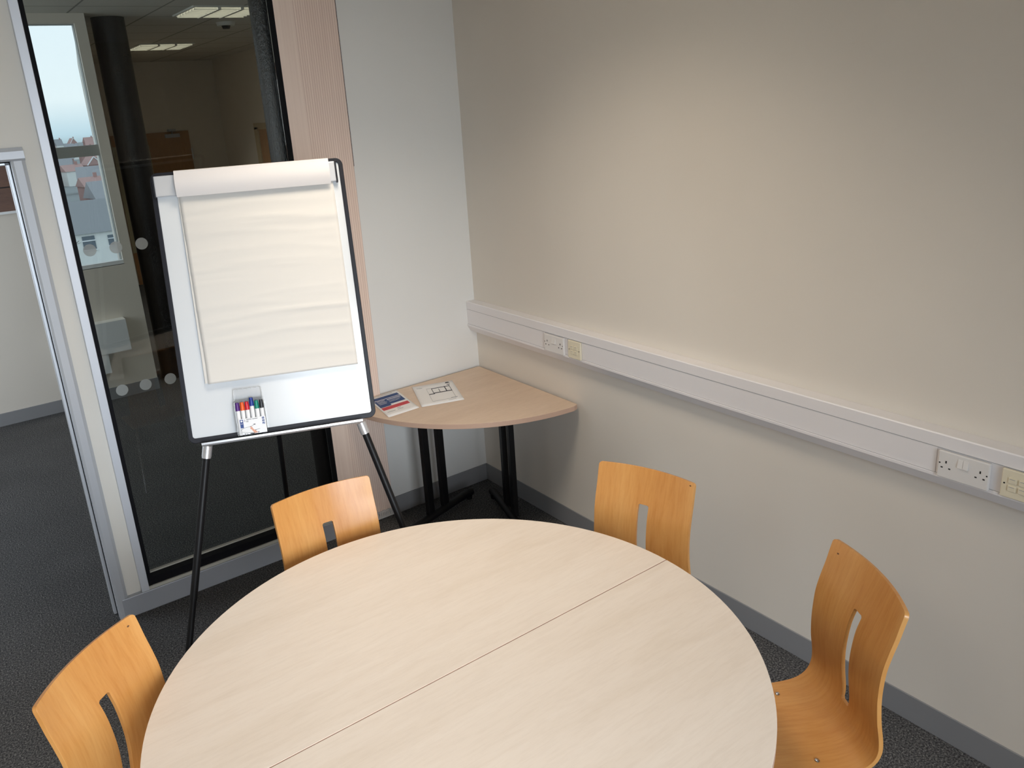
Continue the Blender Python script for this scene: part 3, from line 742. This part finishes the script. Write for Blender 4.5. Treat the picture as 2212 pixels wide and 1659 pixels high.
# paper pad
pr = thing('paper_pad', 'blank cream flipchart paper pad clamped on the white easel', 'paper pad', E(.02, .208, .003)); pb = pr.location
g = MB(); nu, nv = 40, 90
rn = random.Random(3)
waves = [(rn.uniform(.25, .86), rn.uniform(.3, 1.3), rn.uniform(-.35, .35), rn.uniform(0, 6)) for _ in range(46)]
def ripple(u, v):
    h = 0
    for (vc, wdt, sl, ph) in waves:
        d_ = (v - vc - sl * (u) * .22 - .006 * math.sin(u * 14 + ph)) / (.011 * wdt)
        h += math.exp(-d_ * d_) * (.5 + .5 * math.sin(u * 5 + ph)) * .0013
    return h + .0015 * math.sin(v * 16 + 1.2 * u) * (1 - v) 
def L_edge(v): return -.250 + (-.243 + .250) * (.885 - v) / .677
def R_edge(v): return .2965 + .0015 * (.885 - v)
sheets = MB()
for j in range(nv + 1):
    v = .208 + (.897 - .208) * j / nv
    for i in range(nu + 1):
        u = L_edge(v) + (R_edge(v) - L_edge(v)) * i / nu
        sheets.v.append(tuple(E(u, v, .0085 + ripple(u, v) + (.0035 * (1 - j / 12) ** 2 * (.4 + .6 * abs(i / nu - .5) * 2) if j < 12 else 0))))
for j in range(nv):
    for i in range(nu):
        a0 = j * (nu + 1) + i; sheets.f.append((a0, a0 + 1, a0 + nu + 2, a0 + nu + 1)); sheets.mi.append(0); sheets.smooth.append(True)
o = sheets.build('top_sheet', M['pad'], pr, pb); sm = o.modifiers.new('t', 'SOLIDIFY'); sm.thickness = .0003; sm.offset = -1
g = MB(); g.prism([(-.2535, .211), (.2955, .2115), (.296, .893), (-.2535, .893)], E(0, 0, -.0015), U, V, W, .0085); g.build('sheet_stack', M['pad'], pr, pb)
# flipped sheets rolled over the clamp
g = MB(); prf = []
n = 26
for i in range(n + 1):
    t = i / n
    if t < .6: w_ = .0235 + .0135 * math.sin(t / .6 * PI * .93 + .1); v = .883 + .088 * (t / .6)
    else:
        a_ = (t - .6) / .4 * PI * .75; w_ = .010 + .0165 * math.cos(a_); v = .970 + .0085 * math.sin(a_)
    prf.append((w_, v))
for k, (u, off) in enumerate(((-.2545, 0), (.2885, .0))):
    pass
inner = [(w_ - .002, v - (.0015 if i > n * .6 else 0)) for i, (w_, v) in enumerate(prf)]
poly = prf + inner[::-1]
k0 = len(g.v)
for u, dv in ((-.2545, 0), (.2885, -.001)):
    for (w_, v) in poly: g.v.append(tuple(E(u, v + dv, w_)))
m_ = len(poly)
for i in range(m_):
    j = (i + 1) % m_; g.f.append((i, j, m_ + j, m_ + i)); g.mi.append(0); g.smooth.append(i not in (n, m_ - 1))
for i in range(n):
    for b_ in (0, m_): g.f.append((b_ + i, b_ + i + 1, b_ + m_ - 2 - i, b_ + m_ - 1 - i)); g.mi.append(0); g.smooth.append(False)
g.build('flipped_sheets', M['padroll'], pr, pb)

# marker case + markers
cr_ = thing('marker_case', 'clear plastic marker case with open lid and printed card on the easel tray', 'marker case', E(-.111, .004, .02)); cb = cr_.location
PU0, PU1 = -.166, -.057
w0 = .006
g = MB()      # case body: open-front tray
g.ring(rrect(PU0, .004, PU1, .132, .008), rrect(PU0 + .0016, .0056, PU1 - .0016, .1304, .0065), E(0, 0, w0), U, V, W, .019)
g.build('case_body', M['clear'], cr_, cb)
g = MB(); g.prism(rrect(PU0, .004, PU1, .132, .008), E(0, 0, w0), U, V, W, .0008); g.build('case_back', M['clear'], cr_, cb)
lidpts = [(PU0 + .002, .136)]
lidpts = [(PU1 - .003, .1345)]
nb = 6
for i in range(nb):
    c0 = PU1 - .004 - (PU1 - PU0 - .008) * (i + .5) / nb
    for k in range(7):
        t = PI * k / 6; lidpts.append((c0 + .0078 * math.cos(t), .1715 + .0055 * math.sin(t)))
lidpts.append((PU0 + .003, .1345))
g = MB(); g.prism(lidpts, E(0, 0, w0 + .012), U, V, (W * .94 - V * 0), .0008)
cxm = (PU0 + PU1) / 2
inn = [(cxm + (a_ - cxm) * .965, .153 + (b_ - .153) * .93) for a_, b_ in lidpts]
g.ring(lidpts, inn, E(0, 0, w0 + .003), U, V, W, .010)
g.build('open_lid', M['clear'], cr_, cb)
# card
CW = w0 + .0192
M['card'] = mat('card_white', (0.85, 0.86, 0.88), 0.35)
g = MB(); g.prism([(PU0 + .012, .008), (PU1 - .004, .008), (PU1 - .004, .067), (PU0 + .012, .067)], E(0, 0, CW), U, V, W, .0006); card = g.build('card_label', M['card'], cr_, cb)
def K(m, pts, lift=.0008): g_ = MB(); g_.prism(pts, E(0, 0, CW + lift), U, V, W, .0004); return g_
def krect(g_, u0, v0, u1, v1, lift=.0008): g_.prism([(u0, v0), (u1, v0), (u1, v1), (u0, v1)], E(0, 0, CW + lift), U, V, W, .0004)
cu = PU0 + .013
M['cardblue'] = mat('card_blue', (0.015, 0.055, 0.25), 0.4)
g = MB(); krect(g, cu + .001, .0335, cu + .0125, .0405); krect(g, cu + .001, .0445, cu + .0125, .0640); krect(g, cu + .001, .0405, cu + .0125, .0445)
for v_ in (.0575, .0480, .0385): krect(g, PU1 - .0165, v_, PU1 - .0085, v_ + .0070)
g.build('blue_blocks', M['cardblue'], card, cb)
g = MB(); g.prism([(cu + .0068 + .0036 * math.cos(t * PI / 8) * (1 + .12 * math.sin(3 * t)), .0585 + .0036 * math.sin(t * PI / 8)) for t in range(16)], E(0, 0, CW + .0013), U, V, W, .0003)
krect(g, cu + .003, .0495, cu + .0105, .0502, .0013); krect(g, cu + .003, .0475, cu + .0105, .0480, .0013)
for v_ in (.0575, .0480): krect(g, PU1 - .0145, v_ + .002, PU1 - .0105, v_ + .0028, .0013); krect(g, PU1 - .0145, v_ + .0042, PU1 - .0105, v_ + .005, .0013)
g.prism([(PU1 - .015, .0395), (PU1 - .0095, .0445), (PU1 - .012, .0395)], E(0, 0, CW + .0013), U, V, W, .0003)
g.build('white_emblem', M['card'], card, cb)
g = MB()
krect(g, cu + .0245, .0618, cu + .043, .0632); krect(g, cu + .0455, .0618, cu + .064, .0632)
for v_ in (.0575, .0555, .0535): krect(g, cu + .0235, v_, cu + .031, v_ + .0007)
g.build('title_line', M['blackframe'], card, cb)
# figure 6
cur = bpy.data.curves.new('six', 'FONT'); cur.body = '6'; cur.size = .011; cur.extrude = .0001
tmp = bpy.data.objects.new('digit', cur); C.objects.link(tmp)
bpy.context.view_layer.update()
me = bpy.data.meshes.new_from_object(tmp.evaluated_get(bpy.context.evaluated_depsgraph_get()))
bpy.data.objects.remove(tmp)
dg = bpy.data.objects.new('digit', me); C.objects.link(dg); me.materials.clear(); me.materials.append(M['greyink'])
mt = Matrix((U, V, W)).transposed().to_4x4(); mt.translation = E(cu + .0155, .0555, CW + .0010) - cb
me.transform(mt); dg.parent = card
# drawing: whiteboard in perspective, hand with pen
g = MB(); krect(g, cu + .002, .010, cu + .003, .030); 
def kline(g_, u0, v0, u1, v1, t=.0004):
    d_ = Vector((u1 - u0, v1 - v0)).normalized(); n_ = Vector((-d_.y, d_.x)) * t
    g_.prism([(u0 + n_.x, v0 + n_.y), (u0 - n_.x, v0 - n_.y), (u1 - n_.x, v1 - n_.y), (u1 + n_.x, v1 + n_.y)], E(0, 0, CW + .0008), U, V, W, .0004)
kline(g, cu + .003, .027, cu + .012, .033); kline(g, cu + .004, .019, cu + .055, .0085, .0003); kline(g, cu + .034, .0335, cu + .050, .0415); kline(g, cu + .012, .033, cu + .038, .036, .0003)
krect(g, cu + .0475, .0405, cu + .054, .0432); krect(g, cu + .012, .0095, cu + .017, .0115); krect(g, cu + .032, .0085, cu + .047, .0115); krect(g, cu + .020, .009, cu + .024, .0105)
kline(g, cu + .052, .021, cu + .068, .0235, .0004); krect(g, cu + .051, .0195, cu + .054, .022); krect(g, cu + .060, .0105, cu + .064, .013)
g.build('drawing_lines', M['blackframe'], card, cb)
g = MB(); g.prism([(cu + .047, .009), (cu + .060, .0115), (cu + .052, .019), (cu + .044, .0265), (cu + .041, .0335), (cu + .034, .0365), (cu + .0335, .034), (cu + .0375, .0325), (cu + .0340, .0300), (cu + .0345, .0270), (cu + .039, .0235)], E(0, 0, CW + .0008), U, V, W, .0004); g.build('printed_hand', M['skin'], card, cb)

caps = [('purple', (.085, .018, .20)), ('orange', (.85, .12, .015)), ('red', (.62, .012, .03)), ('blue', (.01, .04, .30)), ('green', (.0, .24, .17)), ('black', (.02, .022, .028))]
for i, (nm, colr) in enumerate(caps):
    u = PU0 + .0115 + i * .0170; up = .012 if nm == 'blue' else 0
    mm = mat(nm + '_cap_plastic', colr, .35)
    lab = '%s-capped white marker in the clear case on the easel%s' % (nm, ', standing higher than the others' if nm == 'blue' else '')
    r = thing('marker_pen', lab, 'marker', E(u, .008 + up, w0 + .009), 'coloured markers in the clear case'); rb = r.location
    mtw = mat(nm + '_marker_body', (.84, .85, .87), .3)
    g = MB(); g.cyl(E(u, .007 + up, w0 + .0095), E(u, .099 + up, w0 + .0095), .0075, n=20); g.build('barrel', mtw, r, rb)
    g = MB(); g.cyl(E(u, .097 + up, w0 + .0095), E(u, .1145 + up, w0 + .0095), .0078, n=20); g.cyl(E(u, .1145 + up, w0 + .0095), E(u, .127 + up, w0 + .0095), .0070, .0066, n=20); g.build('cap', mm, r, rb)

# ------------------------------------------------------------------ vertical blind
br_ = thing('vertical_blind', 'stacked pink vertical blind hanging beside the glass screen', 'blind', (-.80, -.02, 0)); bb = br_.location
g = MB(); g.box((-1.95, -.045, 2.84), (-.60, -.002, 2.88)); g.build('headrail', M['alu_light'], br_, bb)
NS = 19; an = R_(11)
dx, dy = math.cos(an), -math.sin(an)
for i in range(NS):
    cx = -.8995 + .01135 * i; cy = -.0105; hw2 = .0445; z0 = .058 + .002 * math.sin(i * 2.1); z1 = 2.84
    g = MB(); n = 6; prev = None; ptsf = []
    for k in range(n + 1):
        t = -1 + 2 * k / n; nx_, ny_ = dy * -1 * .0012 * (1 - t * t), -dx * .0012 * (1 - t * t)
        ptsf.append((cx + dx * hw2 * t + nx_ * .5, cy + dy * hw2 * t + ny_ * .5))
    k0 = len(g.v)
    for z in (z0, z1):
        for (x, y) in ptsf: g.v.append((x, y, z))
        for (x, y) in ptsf: g.v.append((x + .0002, y + .0007, z))
    q = n + 1
    def fc(a_, sm=True, mi=0): g.f.append(a_); g.smooth.append(sm); g.mi.append(mi)
    for k in range(n):
        fc((k, k + 1, 2 * q + k + 1, 2 * q + k)); fc((q + k + 1, q + k, 3 * q + k, 3 * q + k + 1)); fc((k + 1, k, q + k, q + k + 1), False); fc((2 * q + k, 2 * q + k + 1, 3 * q + k + 1, 3 * q + k), False)
    fc((0, 2 * q, 3 * q, q), False, 1); fc((n, q + n, 3 * q + n, 2 * q + n), False, 1)
    g.smooth[-1] = False
    hx0, hy0 = cx + dx * hw2, cy + dy * hw2
    g.cur = 1; g.obox((hx0 - dx * .0006, hy0 - dy * .0006 - .0003, (z0 + z1) / 2), ((dx, dy, 0), (-dy, dx, 0), Z_), (.0008, .0007, (z1 - z0) / 2))
    so = g.build('slat', [M['blind'], M['blindedge']], br_, bb)
    g = MB()      # bead chain loops at the foot
    e = Vector((cx + dx * hw2 * .8, cy + dy * hw2 * .8 - .003, z0)); pts3 = [e + Vector((.004 * math.sin(t / 8 * PI * 2) + .0085 * t / 8, -.001, -.040 * math.sin(PI * t / 8))) for t in range(9)]
    g.path(pts3, .0017, 6); g.path([p_ + Vector((-.03, .0015, -.001)) for p_ in pts3], .0017, 6); g.build('bead_chain', M['chain'], so, bb)

g = MB(); g.cyl((-.6515, -.0225, 1.90), (-.6515, -.0225, 2.84), .0011, n=6); g.build('control_chain', M['blackframe'], br_, bb)
# ------------------------------------------------------------------ lights
w = bpy.data.worlds.new('sky'); bpy.context.scene.world = w; w.use_nodes = True
nt = w.node_tree; bg = nt.nodes['Background']
tc = nt.nodes.new('ShaderNodeTexCoord'); sp = nt.nodes.new('ShaderNodeSeparateXYZ'); nt.links.new(tc.outputs['Generated'], sp.inputs[0])
ns = nt.nodes.new('ShaderNodeTexNoise'); ns.inputs['Scale'].default_value = 2.2; mp = nt.nodes.new('ShaderNodeMapping'); mp.inputs['Scale'].default_value = (1, 1, 7)
nt.links.new(tc.outputs['Generated'], mp.inputs[0]); nt.links.new(mp.outputs[0], ns.inputs['Vector'])
ad = nt.nodes.new('ShaderNodeMath'); ad.operation = 'MULTIPLY_ADD'; ad.inputs[1].default_value = .03; nt.links.new(ns.outputs['Fac'], ad.inputs[0]); nt.links.new(sp.outputs['Z'], ad.inputs[2])
rp = ramp(nt, ad.outputs[0], [(0.0, (.30, .40, .46)), (.012, (.46, .62, .74)), (.045, (.71, .81, .885)), (.12, (.69, .80, .895)), (.5, (.60, .72, .85))])
nt.links.new(rp, bg.inputs['Color']); bg.inputs['Strength'].default_value = 1.95

def area(name, loc, target, sx, sy, power, col):
    l = bpy.data.lights.new(name, 'AREA'); l.shape = 'RECTANGLE'; l.size = sx; l.size_y = sy; l.energy = power; l.color = col
    o = bpy.data.objects.new(name, l); C.objects.link(o); o.location = loc
    o.rotation_euler = (Vector(target) - Vector(loc)).to_track_quat('-Z', 'Y').to_euler(); return o
area('daylight_front_window', ((WF['x0'] + WF['x1']) / 2, RY0 - .02, 1.575), ((WF['x0'] + WF['x1']) / 2, 0, -1.0), WF['x1'] - WF['x0'] - .1, 2.15, 55, (.86, .93, 1.0)).data.spread = R_(90)
area('daylight_office_window', (-4.42, 1.75, 1.85), (0, 1.75, 1.85), 2.4, 1.6, 36, (.85, .92, 1.0))
for x, y, pw in ((-1.15, -1.45, 10.5), (-3.2, -2.9, 6), (-.10, 3.22, 9), (.16, 6.14, 10)):
    o = area('ceiling_lamp', (x, y, H - .035), (x, y, 0), .54, .54, pw, (1.0, .86, .70) if y < 0 else (1.0, .95, .86)); o.data.spread = R_(118)

# ------------------------------------------------------------------ camera
cam = bpy.data.cameras.new('camera'); co = bpy.data.objects.new('camera', cam); C.objects.link(co)
Rm = Matrix(((0.8170864715719229, 0.2260994313755339, -0.5303289027629982), (-0.5721938551334936, 0.20562773461850758, -0.7939215495898391), (-0.07045488004117129, 0.9521534970199504, 0.2973883454190216)))
mw = Rm.to_4x4(); mw.translation = Vector((-2.3997, -3.6254, 2.1502)); co.matrix_world = mw
cam.sensor_fit = 'HORIZONTAL'; cam.sensor_width = 36; cam.lens = 1724.936 / 2212 * 36
cam.shift_x = 66.15 / 2212; cam.shift_y = -69.48 / 2212
cam.clip_start = .05; cam.clip_end = 3000
sc = bpy.context.scene; sc.camera = co
sc.view_settings.view_transform = 'Standard'; sc.view_settings.look = 'None'; sc.view_settings.gamma = 1; sc.view_settings.exposure = 0.10
sc.view_settings.use_curve_mapping = False
sc.cycles.max_bounces = 8; sc.cycles.diffuse_bounces = 5; sc.cycles.transparent_max_bounces = 16; sc.cycles.use_denoising = True
sc.cycles.caustics_reflective = False; sc.cycles.caustics_refractive = False
